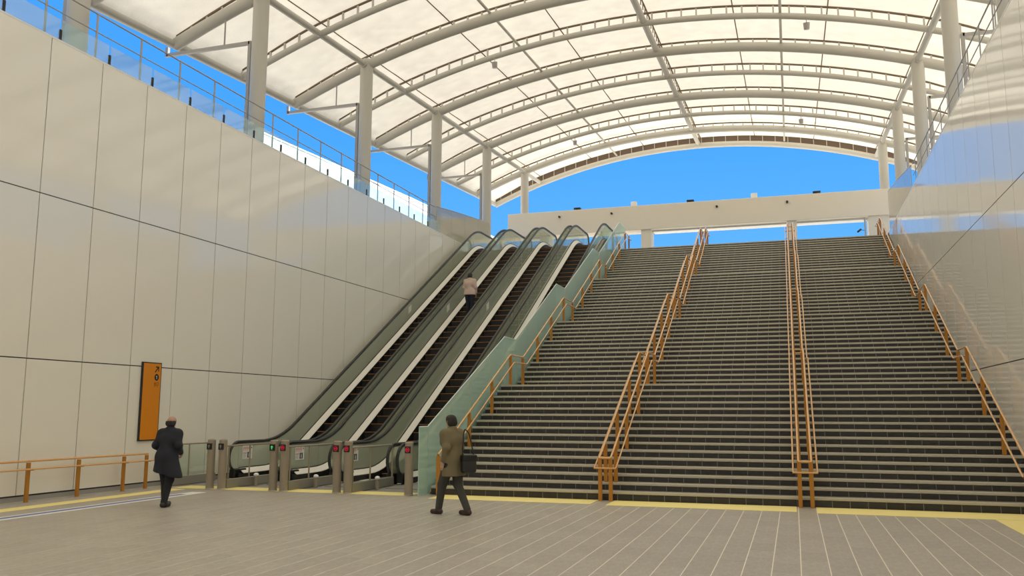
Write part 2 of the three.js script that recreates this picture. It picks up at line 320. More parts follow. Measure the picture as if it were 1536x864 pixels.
  // steps: 0.4 m going
  const stepG = merge([rbox(0.16, W - 0.16, -0.03, 0, -0.4, 0, 0.005), box(0.16, W - 0.16, -0.235, -0.03, -0.03, -0.008)]);
  const lineG = merge([box(0.165, W - 0.165, -0.01, 0.004, -0.012, 0.004)]);
  for (let z = -20.75; z > -38.6; z -= 0.4) {
    const s = mesh('step', stepG, M.stepBlack, t); s.position.set(0, escY(z - 0.2) + 0.0, z);
    mesh('edge_line', lineG, M.stepLine, s);
  }
  return t;
}
{
  const xs = [-13.81, -12.24, -10.67, -9.10], lab = ['escalator with glass sides directly beside the cream panelled wall', 'second escalator from the cream panelled wall, a passenger riding on it', 'third escalator from the cream panelled wall, rising empty', 'escalator directly behind the teal glass parapet of the stairs'];
  const first = makeEscalator(lab[0], 'four parallel escalators'); first.position.x = xs[0];
  for (let i = 1; i < 4; i++) { const c = first.clone(); c.name = numbered('escalator'); c.userData = { label: lab[i], category: 'escalator', group: 'four parallel escalators' }; c.position.x = xs[i]; scene.add(c); }
}

// ------------------------------------------------------------------ bollards, lane barriers, sensors, notices
function canvas(w, h, draw) { const c = document.createElement('canvas'); c.width = w; c.height = h; draw(c.getContext('2d'), w, h); const t = new THREE.CanvasTexture(c); t.colorSpace = THREE.SRGBColorSpace; return t; }
{
  const g = new THREE.CylinderGeometry(0.09, 0.09, 1.08, 24).translate(0, 0.54, 0), cap = new THREE.LatheGeometry([[0, 1.105], [0.075, 1.1], [0.09, 1.08]].map(([a, b]) => new THREE.Vector2(a, b)).reverse(), 24);
  const cross = [bar(V(-0.03, 0.905, 0.1035), V(0.03, 0.975, 0.1035), 0.004, 0.014), bar(V(0.03, 0.905, 0.1035), V(-0.03, 0.975, 0.1035), 0.004, 0.014)];
  const red = new THREE.MeshStandardMaterial({ color: lin(0.25, 0.01, 0.02), emissive: lin(0.13, 0.002, 0.008), roughness: 0.5 });
  const green = new THREE.MeshStandardMaterial({ color: lin(0.05, 0.3, 0.08), emissive: lin(0.03, 0.25, 0.06), roughness: 0.5 });
  const grey = new THREE.MeshStandardMaterial({ color: lin(0.3, 0.3, 0.3), roughness: 0.5 });
  const list = [[-12.67, 'grey', 'first of the pair beside the wall lane, dark display'], [-12.36, 'grey', 'second of the pair beside the wall lane, dark display'], [-11.03, 'green', 'with a green arrow display'], [-10.76, 'red', 'with a red display next to the green one'], [-9.45, 'red', 'with a red display in front of the third escalator'], [-9.19, 'red', 'with a red display holding the last lane barrier'], [-7.76, 'dim', 'with a dim red display against the teal glass']];
  for (const [x, k, l] of list) {
    const t = thing('bollard', 'round brown steel bollard ' + l, 'bollard', 'escalator gate bollards', null, [x, 0.009, -17.2]);
    mesh('post', g, M.bollard, t); mesh('cap', cap, M.bollard, t);
    const d = mesh('display', rbox(-0.062, 0.062, 0.87, 1.01, 0.06, 0.1, 0.006), M.black, t);
    const up = [bar(V(0, 0.9, 0.1035), V(0, 0.975, 0.1035), 0.02, 0.004), bar(V(-0.025, 0.945, 0.1035), V(0.002, 0.978, 0.1035), 0.012, 0.004), bar(V(0.025, 0.945, 0.1035), V(-0.002, 0.978, 0.1035), 0.012, 0.004)];
    const bars = k === 'green' || k === 'grey' ? up : [pipe(V(-0.038, 0.94, 0.1035), V(0.038, 0.94, 0.1035), 0.012, 6), ...cross.map((c) => c.clone()), new THREE.TorusGeometry(0.042, 0.008, 6, 20).translate(0, 0.94, 0.1025)];
    mesh('display_light', bars, k === 'red' || k === 'dim' ? red : k === 'green' ? green : grey, d);
    mesh('foot_ring', new THREE.CylinderGeometry(0.1, 0.1, 0.012, 24).translate(0, 0.01, 0), M.steel, t);
  }
  const barrier = (x, za, zb, label) => {
    const t = thing('lane_barrier', label, 'barrier', 'lane barriers before the escalators', null, [x, 0.008, za]);
    const L = zb - za;
    mesh('plinth', rbox(-0.05, 0.05, 0.003, 0.2, -0.02, L, 0.006), M.outerDeck, t);
    mesh('top_rail', tube(rounded([V(0, 0.95, 0), V(0, 0.95, L), V(0, 0.2, L)], 0.08), 0.02), M.bollard, t);
    mesh('post', pipe(V(0, 0.2, L * 0.45), V(0, 0.95, L * 0.45), 0.018), M.bollard, t);
    mesh('post', pipe(V(0, 0.2, -0.12), V(0, 0.95, -0.12), 0.018), M.bollard, t);
    if (x < -13) { mesh('glass_panel', box(-0.004, 0.004, 0.22, 0.92, -0.14, L * 0.45 + 0.03), M.clear, t); mesh('glass_panel', box(-0.004, 0.004, 0.22, 0.92, L * 0.45 - 0.03, L + 0.03), M.clear, t); }
  };
  barrier(-13.97, -17.3, -19.1, 'glazed lane barrier beside the cream wall');
  barrier(-12.36, -17.3, -19.4, 'lane barrier between the first and second escalators');
  barrier(-10.76, -17.3, -19.4, 'lane barrier between the second and third escalators');
  barrier(-9.19, -17.3, -19.4, 'lane barrier before the teal glass parapet lane');
  [[-12.2, 'first'], [-10.6, 'second'], [-9.03, 'third']].forEach(([x, w]) => {
    const t = thing('sensor_post', `short sensor post with white dome beside the ${w} escalator lane barrier`, 'sensor', 'lane sensors', null, [x, 0, -18.3]);
    mesh('post', new THREE.CylinderGeometry(0.045, 0.045, 0.2, 16).translate(0, 0.105, 0), M.bollard, t);
    mesh('dome', new THREE.SphereGeometry(0.06, 20, 12).scale(1, 0.75, 1).translate(0, 0.255, 0), M.white, t);
  });
  const notice = canvas(256, 220, (c) => {
    c.fillStyle = '#e9e6dc'; c.fillRect(0, 0, 256, 220);
    for (let i = 0; i < 4; i++) { const x = 34 + i * 46; c.strokeStyle = '#c2574a'; c.lineWidth = 6; c.beginPath(); c.arc(x, 50, 18, 0, 7); c.stroke(); c.fillStyle = '#c2574a'; c.beginPath(); c.arc(x, 42, 5, 0, 7); c.fill(); c.fillRect(x - 5, 48, 10, 15); c.fillRect(x - 13, 80, 26, 5); c.fillRect(x - 13, 90, 18, 4); }
    c.fillStyle = '#a9463d'; c.fillRect(18, 122, 94, 9); c.fillStyle = '#8d8a82'; for (let k = 0; k < 5; k++) c.fillRect(18, 142 + k * 13, 84 - (k % 2) * 18, 4);
    c.fillStyle = '#26324f'; c.fillRect(128, 112, 88, 92); c.fillStyle = '#eceae4'; c.beginPath(); c.arc(172, 134, 10, 0, 7); c.fill(); c.fillRect(160, 146, 26, 34); c.fillRect(162, 178, 9, 20); c.fillRect(176, 178, 9, 20);
    c.fillStyle = '#2b2b2b'; c.beginPath(); c.moveTo(232, 26); c.lineTo(248, 56); c.lineTo(216, 56); c.fill();
  });
  const nm = new THREE.MeshPhysicalMaterial({ map: notice, roughness: 0.5 });
  [[-13.81, 'on the glass beside the wall'], [-12.24, 'on the second escalator glass'], [-10.67, 'on the third escalator glass']].forEach(([x, w]) => {
    const m = mesh('safety_notice', new THREE.BoxGeometry(0.44, 0.36, 0.003), nm); m.position.set(x + 0.012, 0.68, -20.25); m.rotation.y = Math.PI / 2;
    tag(m, `white safety notice with red pictograms ${w}`, 'notice', 'escalator notices');
  });
  // small notices on the glass half way up
  const small = canvas(64, 96, (c) => { c.fillStyle = '#d8d6cd'; c.fillRect(0, 0, 64, 96); c.strokeStyle = '#b06a5a'; c.lineWidth = 5; c.beginPath(); c.arc(32, 36, 18, 0, 7); c.stroke(); c.fillStyle = '#777'; c.fillRect(12, 66, 40, 5); c.fillRect(12, 78, 30, 5); });
  const sm = new THREE.MeshPhysicalMaterial({ map: small, roughness: 0.5 });
  [[-13.81, 'beside the wall'], [-12.5, 'on the outer glass of the wall escalator'], [-12.24, 'on the second escalator'], [-10.67, 'on the third escalator'], [-9.12, 'on the fourth escalator']].forEach(([x, w]) => {
    const m = mesh('glass_sticker', plateX([[0.13, -0.2], [-0.13, -0.05], [-0.13, 0.2], [0.13, 0.05]].map(([a, b]) => [a, b]), 0.008, 0.011), sm); m.position.set(x, escY(-30.4) + 0.62, -30.4); m.scale.z = -1;
    m.scale.set(1, 1, 1); m.rotation.x = 0; tag(m, `small pale sticker half way up the glass ${w}`, 'sticker', 'glass stickers');
  });
}
{ // exit sign on the wall
  const tex = canvas(360, 1024, (c, w, h) => {
    c.fillStyle = '#e08a12'; c.fillRect(0, 0, w, h);
    c.strokeStyle = '#1b1006'; c.fillStyle = '#1b1006'; c.lineWidth = 17; c.lineCap = 'butt';
    c.beginPath(); c.moveTo(236, 118); c.lineTo(312, 42); c.stroke(); c.beginPath(); c.moveTo(250, 46); c.lineTo(310, 46); c.lineTo(310, 106); c.stroke();
    c.beginPath(); c.arc(276, 186, 46, 0, 7); c.fill(); c.fillStyle = '#f3efe6'; c.font = 'bold 66px sans-serif'; c.textAlign = 'center'; c.fillText('1', 276, 210);
    c.strokeStyle = '#3a2208'; c.lineWidth = 6; // two small characters: "exit"
    c.beginPath(); for (const [a, b, d, e] of [[251, 250, 251, 296], [236, 256, 236, 272], [266, 256, 266, 272], [236, 272, 266, 272], [232, 276, 232, 296], [270, 276, 270, 296], [232, 296, 270, 296]]) { c.moveTo(a, b); c.lineTo(d, e); } c.stroke(); c.strokeRect(286, 256, 34, 38);
    c.lineWidth = 4; c.beginPath(); c.moveTo(234, 312); c.lineTo(262, 312); c.moveTo(286, 312); c.lineTo(316, 312); c.stroke();
  });
  const t = thing('exit_sign', 'tall orange wall sign with arrow and numeral one', 'sign', null, null, [XL, 0, 0]);
  mesh('frame', rbox(0.002, 0.05, 1.06, 2.87, -17.31, -16.67, 0.008), M.dark, t);
  const f = new THREE.PlaneGeometry(0.585, 1.755); const p = mesh('sign_face', f, new THREE.MeshPhysicalMaterial({ map: tex, roughness: 0.45 }), t); p.rotation.y = Math.PI / 2; p.position.set(0.0515, 1.965, -16.99);
}

// ------------------------------------------------------------------ canopy
const CX = -4.95, CR = 32, SL = 0.065, APEX = 16.87, HALF = 10.05, EDGE = 13.15;
const archY = (x, z, dy = 0) => APEX + SL * (-35.6 - z) - CR + Math.sqrt((CR + dy) ** 2 - (x - CX) ** 2);
const archPts = (z, dy, x0 = CX - EDGE, x1 = CX + EDGE, n = 48) => Array.from({ length: n + 1 }, (_, i) => { const x = x0 + (x1 - x0) * i / n; return V(x, archY(x, z, dy), z); });
const taper = (x) => { const t = Math.min(1, Math.max(0, (EDGE - Math.abs(x - CX)) / (EDGE - HALF))); return t * t * (3 - 2 * t); };
const lift = (x, full) => 0.26 + (full - 0.26) * taper(x);
const archPtsL = (z, full, x0 = CX - EDGE, x1 = CX + EDGE, n = 48) => Array.from({ length: n + 1 }, (_, i) => { const x = x0 + (x1 - x0) * i / n; return V(x, archY(x, z, lift(x, full)), z); });
const mainZ = [-14.78, -21.72, -28.66, -35.6, -42.5, -49.4], halfZ = [-18.25, -25.2, -32.13, -39.05, -45.95], ENDZ = -53;
{
  const roof = thing('ceiling', 'vaulted white membrane canopy on curved steel ribs', 'canopy', null, 'structure');
  const MB = 0.45;
  // membrane: one panel between two ribs, dipping slightly between them
  const zs = [23, 16, 9.5, 3, -3, -7.8, -11.3, ...mainZ, ...halfZ, ENDZ].sort((a, b) => b - a);
  for (let k = 0; k < zs.length - 1; k++) {
    const nx = 60, nz = 6, pos = [], uv = [], idx = [];
    for (let j = 0; j <= nz; j++) for (let i = 0; i <= nx; i++) {
      const t = j / nz, z = zs[k] + (zs[k + 1] - zs[k]) * t, x = CX + EDGE * Math.min(1, Math.max(-1, 2.06 * i / nx - 1.03)), dip = 0.05 * Math.sin(Math.PI * t) * taper(x);
      pos.push(x, archY(x, z, i === 0 || i === nx ? 0.06 : lift(x, MB)) - dip, z); uv.push(x / 4, z / 4);
    }
    for (let j = 0; j < nz; j++) for (let i = 0; i < nx; i++) { const a = j * (nx + 1) + i, b = a + 1, c = a + nx + 1, d = c + 1; idx.push(a, b, c, b, d, c); }
    const g = new THREE.BufferGeometry(); g.setAttribute('position', new THREE.Float32BufferAttribute(pos, 3)); g.setAttribute('uv', new THREE.Float32BufferAttribute(uv, 2)); g.setIndex(idx); g.computeVertexNormals();
    mesh('membrane_panel', g, M.membrane, roof);
  }
  function rib(z, r, off, main) {
    const rb = mesh(main ? 'main_rib' : 'secondary_rib', tube(archPts(z, 0), r, 16), M.steel, roof);
    mesh('upper_chord', tube(archPtsL(z, off), 0.042, 6), M.chord, rb);
    const sps = []; for (let x = CX - EDGE + 0.6; x < CX + EDGE - 0.5; x += main ? 0.55 : 0.56) if (lift(x, off) > r + 0.01) sps.push(bar(V(x, archY(x, z, r * 0.9), z), V(x, archY(x, z, lift(x, off)), z), 0.06, 0.06));
    mesh('spacers', sps, main ? M.steel : M.steel, rb);
  }
  for (const z of mainZ) rib(z, 0.19, 0.34, true);
  for (const z of halfZ) rib(z, 0.115, 0.40, false);
  // lengthwise members, one piece in each bay
  const along = (name, dx, dy, r, mat, zA, zB, seg = 10) => { const x = CX + dx, n = V(x, archY(x, zA, dy), zA), m = V(x, archY(x, zB, dy), zB); mesh(name, pipe(n, m, r, seg), mat, roof); };
  const bays = [...mainZ, ENDZ];
  for (let k = 0; k < bays.length - 1; k++) for (const [name, dx, dy, r, mat] of [['purlin', -HALF, 0, 0.115, M.steel], ['purlin', HALF, 0, 0.115, M.steel], ['purlin', -5.05, 0.16, 0.055, M.steel], ['purlin', 5.05, 0.16, 0.055, M.steel], ['ridge_purlin', 0, 0.08, 0.125, M.steel], ['edge_pipe', -EDGE, 0, 0.13, M.steel], ['edge_pipe', EDGE, 0, 0.13, M.steel]])
    along(name, dx, dy, r, mat, bays[k] - (Math.abs(dx) === HALF ? 0.3 : 0), bays[k + 1] + (Math.abs(dx) === HALF ? 0.3 : 0));
  for (const dx of [-3.35, 3.35, -6.7, 6.7, -HALF, HALF]) along('tie_rod', dx, 0.41, 0.024, M.chord, mainZ[0], ENDZ, 6);
  { const sps = []; for (let z = -15; z > ENDZ; z -= 0.5) sps.push(bar(V(CX + 0.16, archY(CX, z, 0.1), z), V(CX + 0.16, archY(CX, z, 0.38), z), 0.03, 0.06)); mesh('ridge_spacers', sps, M.chord, roof); along('ridge_chord', 0.16, 0.4, 0.03, M.chord, mainZ[0], ENDZ, 6); }
  // far end fascia
  mesh('fascia_pipe', tube(archPts(ENDZ, -0.05), 0.17, 14), M.steel, roof);
  const strip = []; { const p = archPtsL(ENDZ + 0.02, 0.27, CX - EDGE, CX + EDGE, 40); for (let i = 0; i < 40; i++) strip.push(bar(p[i], p[i + 1], 0.05, 0.36)); } mesh('fascia_strip', strip, M.brown, roof);
  const tk = []; for (let x = CX - EDGE + 0.4; x < CX + EDGE; x += 0.72) tk.push(bar(V(x, archY(x, ENDZ, 0.1), ENDZ + 0.06), V(x, archY(x, ENDZ, lift(x, 0.44)), ENDZ + 0.06), 0.04, 0.04)); mesh('fascia_ticks', tk, M.steel, roof);
}
{ // columns, their joint heads and the drain pipes
  const ORD = ['first', 'second', 'third', 'fourth', 'fifth'];
  const sides = [[-1, CX - HALF, 'behind the cream wall on the escalator side'], [1, CX + HALF, 'behind the glossy wall on the stair side']];
  for (const [s, x, where] of sides) mainZ.forEach((z, k) => {
    const onBeam = k === 5, y0 = onBeam ? 13.5 : DECK, y1 = archY(x, z) + 0.1;
    const t = thing('canopy_column', onBeam ? `slim white canopy column standing on the long cream beam ${s < 0 ? 'over the escalators' : 'over the stairs'}` : `white round canopy column ${where}, ${ORD[4 - k]} from the portal beam`, 'column', onBeam ? null : s < 0 ? 'canopy columns on the escalator side' : 'canopy columns on the stair side', null, [x, 0, z]);
    mesh('shaft', new THREE.CylinderGeometry(0.24, 0.24, y1 - y0 - 0.2, 28, 1, true).translate(0, (y0 + y1 - 0.2) / 2, 0), M.steel, t);
    mesh('head', new THREE.LatheGeometry([[0.001, y1 + 0.17], [0.15, y1 + 0.15], [0.23, y1 + 0.02], [0.25, y1 - 0.2], [0.24, y1 - 0.24]].reverse().map(([a, b]) => new THREE.Vector2(a, b)), 24), M.steel, t);
    for (const dz of [-1, 1]) mesh('collar', pipe(V(0, y1 - 0.1 - dz * 0.016, dz * 0.24), V(0, y1 - 0.1 - dz * 0.022, dz * 0.34), 0.15, 18), M.steel, t);
    if (onBeam) return;
    const yb = archY(CX + s * EDGE, z) - 0.2, d = thing('drain_pipe', `square drain pipe down the ${ORD[4 - k]} column from the portal beam ${s < 0 ? 'on the escalator side' : 'on the stair side'}`, 'pipe', s < 0 ? 'drain pipes on the escalator side' : 'drain pipes on the stair side', null, [0, 0, z + 0.02]);
    const xe = CX + s * (EDGE + 0.25), xc = x + s * 0.32, y0p = yb - 0.12;
    mesh('edge_drop', box(xe - 0.05, xe + 0.05, y0p - 0.05, yb + 0.14, -0.05, 0.05), M.railMetal, d);
    mesh('arm', bar(V(xe, y0p, 0), V(xc, y0p + 0.02, 0), 0.1, 0.1), M.railMetal, d);
    mesh('downpipe', box(xc - 0.05, xc + 0.05, DECK, y0p + 0.07, -0.05, 0.05), M.railMetal, d);
    const xh = CX + s * (EDGE - 1.85); mesh('hanger', pipe(V(xh, y0p, 0), V(xh, archY(xh, z) - 0.1, 0), 0.025, 8), M.railMetal, d);
  });
}
// lamps under the canopy
[[-11, -32.13, 'beside the escalators'], [1.0, -32.13, 'over the stairs'], [-11, -45.95, 'beside the escalators at the far end'], [0.95, -45.95, 'over the stairs at the far end']].forEach(([x, z, w]) => {
  const y = archY(x, z, -0.115), t = thing('hanging_floodlight', `small grey floodlight hung from a secondary rib ${w}`, 'lamp', 'canopy floodlights', null, [x, y, z]);
  mesh('bracket', pipe(V(0, 0.05, 0.1), V(0, -0.18, 0.1), 0.015, 8), M.railMetal, t);
  mesh('housing', new THREE.CylinderGeometry(0.12, 0.1, 0.24, 16).rotateX(0.25).translate(0, -0.29, 0.1), M.railMetal, t);
  mesh('lens', new THREE.CylinderGeometry(0.09, 0.09, 0.02, 16).rotateX(0.25).translate(0, -0.41, 0.07), M.white, t);
});

// ------------------------------------------------------------------ portal beam at the head of the stairs
{
  const t = thing('portal_beam', 'long cream portal beam crossing above the head of the stairs', 'beam');
  const bm = mesh('beam', rbox(-15.93, 5.3, 12.08, 13.5, -49, -50.3, 0.02), M.cream, t);
  mesh('soffit_lip', box(-7.3, 4.1, 12.0, 12.08, -49.5, -50.2), M.coping, bm);
  for (const [a, b] of [[-15.93, -14.6], [-7.94, -7.37], [0.03, 0.55], [4.18, 5.3]]) mesh('pier', rbox(a, b, DECK, 12.1, -49.1, -50.2, 0.02), M.cream, t);
  for (const [px, w] of [[-12.72, 'over the second escalator'], [-9.6, 'over the fourth escalator'], [-3.65, 'over the stair centre'], [0.1, 'over the second centre railing']]) { const s = thing('beam_spot', 'small black spot fitting on the portal beam face ' + w, 'spotlight', 'black spots on the beam face', null, [px, 13.12, -49]); mesh('barrel', new THREE.CylinderGeometry(0.06, 0.06, 0.14, 14).rotateX(Math.PI / 2).translate(0, 0, 0.07), M.black, s); mesh('lens', new THREE.CylinderGeometry(0.045, 0.045, 0.01, 14).rotateX(Math.PI / 2).translate(0, 0, 0.145), M.dark, s); }
  for (const [x, w] of [[-11.69, 'over the escalators'], [-5.12, 'over the middle of the stairs'], [1.65, 'towards the glossy wall']]) { const s = thing('beam_floodlight', 'flat black floodlight on top of the portal beam ' + w, 'floodlight', 'black floodlights on the beam', null, [x, 13.5, -49.25]); mesh('housing', rbox(-0.2, 0.2, 0.05, 0.16, -0.15, 0.15, 0.02), M.dark, s); mesh('foot', rbox(-0.05, 0.05, 0, 0.06, -0.05, 0.05, 0.008), M.dark, s); }
  for (const [x, w] of [[-8.34, 'by the escalators'], [-1.63, 'over the stairs']]) { const s = thing('beam_box', 'white box shaped fitting on top of the portal beam ' + w, 'lamp', 'white boxes on the beam', null, [x, 13.5, -49.25]); mesh('housing', rbox(-0.17, 0.17, 0.03, 0.29, -0.12, 0.12, 0.03), M.white, s); mesh('foot', rbox(-0.08, 0.08, 0, 0.04, -0.06, 0.06, 0.008), M.dark, s); }
  const c = thing('security_camera', 'security camera on a thin pole beside the end pier', 'camera', null, null, [3.98, DECK, -48.9]);
  mesh('pole', pipe(V(0, 0, 0), V(0, 2.7, 0), 0.04), M.railMetal, c); mesh('arm', pipe(V(0, 2.0, 0), V(-0.22, 2.05, 0), 0.015), M.dark, c);
  mesh('body', rbox(-0.045, 0.045, -0.04, 0.04, -0.13, 0.13, 0.015).rotateX(-0.5).rotateY(0.9).translate(-0.3, 2.0, 0.05), M.dark, c);
}

// ------------------------------------------------------------------ upper deck railings and screens
function deckRail(xs, sgn, z0, label, zEnd, glazed) { // sgn: towards the hall
  const t = thing('deck_railing', label, 'railing', null, null, [xs, 0, 0]);
  const xg = sgn * 0.07, xp = -sgn * 0.03, top = 10.55, mid = 10.13;
  let z = z0; while (z < 6) z += 1.4;
  const zFirst = z;
  for (; z > zEnd; z -= 1.4) {
    mesh('post', box(xp - 0.012, xp + 0.012, TOP - 0.1, top, z - 0.022, z + 0.022), M.railMetal, t);
    if (!glazed) continue;
    const a = z - 0.33 - 0.012, b = a - 1.4 + 0.05;
    mesh('glass_panel', box(xg - 0.005, xg + 0.005, 9.47, 9.92, a, b), M.deckGlass, t);
    mesh('clamp', rbox(xg - 0.02, xg + 0.02, 9.425, 9.70, a + 0.052, a - 0.004, 0.006), M.black, t);
  }
  mesh('top_rail', tube([V(xp, top, zFirst), V(xp, top, zEnd)], 0.019, 8), M.railMetal, t);
  mesh('mid_rail', tube([V(xp, mid, zFirst), V(xp, mid, zEnd)], 0.014, 8), M.railMetal, t);
}
deckRail(-14.48, 1, -13.46, 'thin metal railing with low blue glass on the cream wall top', -34.4, true);
deckRail(4.36, -1, -13.0, 'thin open metal railing on the glossy wall top', -33.2, false);
function screen(x, pts, label) {
  const t = thing('glass_screen', label, 'glass screen');
  for (let i = 0; i < pts.length - 1; i++) mesh('glass_panel', plateX([[pts[i][0] - 0.006, 9.46], [pts[i + 1][0] + 0.006, 9.46], pts[i + 1].map((v, k) => k ? v : v + 0.006), pts[i].map((v, k) => k ? v : v - 0.006)], x - 0.008, x + 0.008), M.sheer, t);
  mesh('top_trim', tube(pts.map(([z, y]) => V(x, y + 0.01, z)), 0.02, 8), M.railMetal, t);
  mesh('base_shoe', rbox(x - 0.04, x + 0.04, TOP + 0.031, 9.5, pts[0][0], pts[pts.length - 1][0], 0.01), M.coping, t);
}
screen(-14.47, [[-34.45, 10.57], [-36.2, 10.77], [-37.95, 10.95], [-39.7, 11.12], [-41.5, 11.3]], 'beige reflecting glass screen at the deck end above the escalators');
screen(4.34, [[-33.3, 10.5], [-35.2, 10.75], [-37.1, 11.0], [-39, 11.2], [-40.9, 11.4]], 'grey green glass screen at the deck end above the stairs');
{ // sunlit white building beyond the deck
  const t = thing('neighbour_building', 'sunlit white building beyond the deck on the escalator side', 'building');
  mesh('front_wall', plateX([[-43, 0], [-120, 0], [-120, 21.5], [-66, 19.5], [-45.6, 18.5], [-43, 18.4]], -36, -30), M.white, t);
  mesh('parapet_cap', tube([V(-30.1, 18.4, -43), V(-30.1, 18.5, -45.6), V(-30.1, 19.5, -66), V(-30.1, 21.5, -120)], 0.12, 6), M.coping, t);
}
// ------------------------------------------------------------------ people
function net(prims, k, cell, cut) { // smooth union of tapered capsules, meshed with surface nets
  const lo = V(1e9, 1e9, 1e9), hi = V(-1e9, -1e9, -1e9);
  for (const [a, b, ra, rb] of prims) for (const [p, r] of [[a, ra], [b, rb]]) { lo.min(V(p[0] - r, p[1] - r, p[2] - r)); hi.max(V(p[0] + r, p[1] + r, p[2] + r)); }
  lo.subScalar(2 * cell + k * 0.3); hi.addScalar(2 * cell + k * 0.3);
  const nx = Math.ceil((hi.x - lo.x) / cell) + 1, ny = Math.ceil((hi.y - lo.y) / cell) + 1, nz = Math.ceil((hi.z - lo.z) / cell) + 1, F = new Float32Array(nx * ny * nz);
  const P = prims.map(([a, b, ra, rb]) => { const d = [b[0] - a[0], b[1] - a[1], b[2] - a[2]]; return [a, d, 1 / Math.max(1e-9, d[0] ** 2 + d[1] ** 2 + d[2] ** 2), ra, rb - ra]; });
  const f = (x, y, z) => {
    let s = 1e3;
    for (const [a, d, inv, ra, dr] of P) { const u = x - a[0], v = y - a[1], w = z - a[2]; let t = (u * d[0] + v * d[1] + w * d[2]) * inv; t = t < 0 ? 0 : t > 1 ? 1 : t; const e = Math.sqrt((u - t * d[0]) ** 2 + (v - t * d[1]) ** 2 + (w - t * d[2]) ** 2) - ra - dr * t; const h = Math.max(k - Math.abs(s - e), 0) / k; s = Math.min(s, e) - h * h * k * 0.25; }
    return cut ? Math.max(s, cut(x, y, z)) : s;
  };
  for (let z = 0, o = 0; z < nz; z++) for (let y = 0; y < ny; y++) for (let x = 0; x < nx; x++, o++) F[o] = f(lo.x + x * cell, lo.y + y * cell, lo.z + z * cell);
  const id = new Int32Array(nx * ny * nz).fill(-1), pos = [], idx = [], nor = [], st = [1, nx, nx * ny];
  for (let z = 0; z < nz - 1; z++) for (let y = 0; y < ny - 1; y++) for (let x = 0; x < nx - 1; x++) {
    const o = x + y * nx + z * nx * ny; let n = 0, sx = 0, sy = 0, sz = 0;
    for (let e = 0; e < 12; e++) {
      const ax = e >> 2, i = e & 1, j = (e >> 1) & 1, c = [0, 0, 0]; c[(ax + 1) % 3] = i; c[(ax + 2) % 3] = j;
      const p = o + c[0] + c[1] * nx + c[2] * nx * ny, A = F[p], B = F[p + st[ax]];
      if ((A < 0) !== (B < 0)) { const t = A / (A - B); c[ax] += t; sx += c[0]; sy += c[1]; sz += c[2]; n++; }
    }
    if (!n) continue;
    id[o] = pos.length / 3; const X = lo.x + (x + sx / n) * cell, Y = lo.y + (y + sy / n) * cell, Z = lo.z + (z + sz / n) * cell, h = cell * 0.5;
    pos.push(X, Y, Z); const g = V(f(X + h, Y, Z) - f(X - h, Y, Z), f(X, Y + h, Z) - f(X, Y - h, Z), f(X, Y, Z + h) - f(X, Y, Z - h)).normalize(); nor.push(g.x, g.y, g.z);
  }
  for (let z = 1; z < nz - 1; z++) for (let y = 1; y < ny - 1; y++) for (let x = 1; x < nx - 1; x++) {
    const o = x + y * nx + z * nx * ny;
    for (let a = 0; a < 3; a++) { const A = F[o], B = F[o + st[a]]; if ((A < 0) === (B < 0)) continue; const u = st[(a + 1) % 3], v = st[(a + 2) % 3], q = [id[o], id[o - u], id[o - u - v], id[o - v]]; if (q.some((i) => i < 0)) continue; if (A < 0) idx.push(q[0], q[1], q[2], q[0], q[2], q[3]); else idx.push(q[0], q[2], q[1], q[0], q[3], q[2]); }
  }
  const g = new THREE.BufferGeometry(); g.setAttribute('position', new THREE.Float32BufferAttribute(pos, 3)); g.setAttribute('normal', new THREE.Float32BufferAttribute(nor, 3)); g.setAttribute('uv', new THREE.Float32BufferAttribute(new Float32Array(pos.length / 3 * 2), 2)); g.setIndex(idx); return g;
}
function handGeometry(side, curl) { // hangs along -y from the wrist, thumb towards +z (front)
  const p = [[[0, 0.03, 0], [0, -0.03, 0], 0.024, 0.026]];
  for (let i = 0; i < 4; i++) {
    const z = 0.03 - i * 0.02, L = [0.072, 0.08, 0.074, 0.058][i], c = curl * (1 + i * 0.12), s = -side;
    p.push([[0, -0.02, z * 0.7], [0, -0.085, z], 0.016, 0.011]);
    let a = [0, -0.085, z], ang = c * 0.5; for (let k = 0; k < 3; k++) { const l = L * [0.45, 0.32, 0.23][k], b = [a[0] + s * Math.sin(ang) * l, a[1] - Math.cos(ang) * l, a[2]]; p.push([a, b, 0.0095 - k * 0.0008, 0.0088 - k * 0.0008]); a = b; ang += c; }
  }
  p.push([[0, -0.02, 0.02], [-side * 0.012, -0.055, 0.045], 0.013, 0.0115], [[-side * 0.012, -0.055, 0.045], [-side * 0.025, -0.085, 0.055], 0.0105, 0.009]);
  return net(p, 0.008, 0.0045);
}
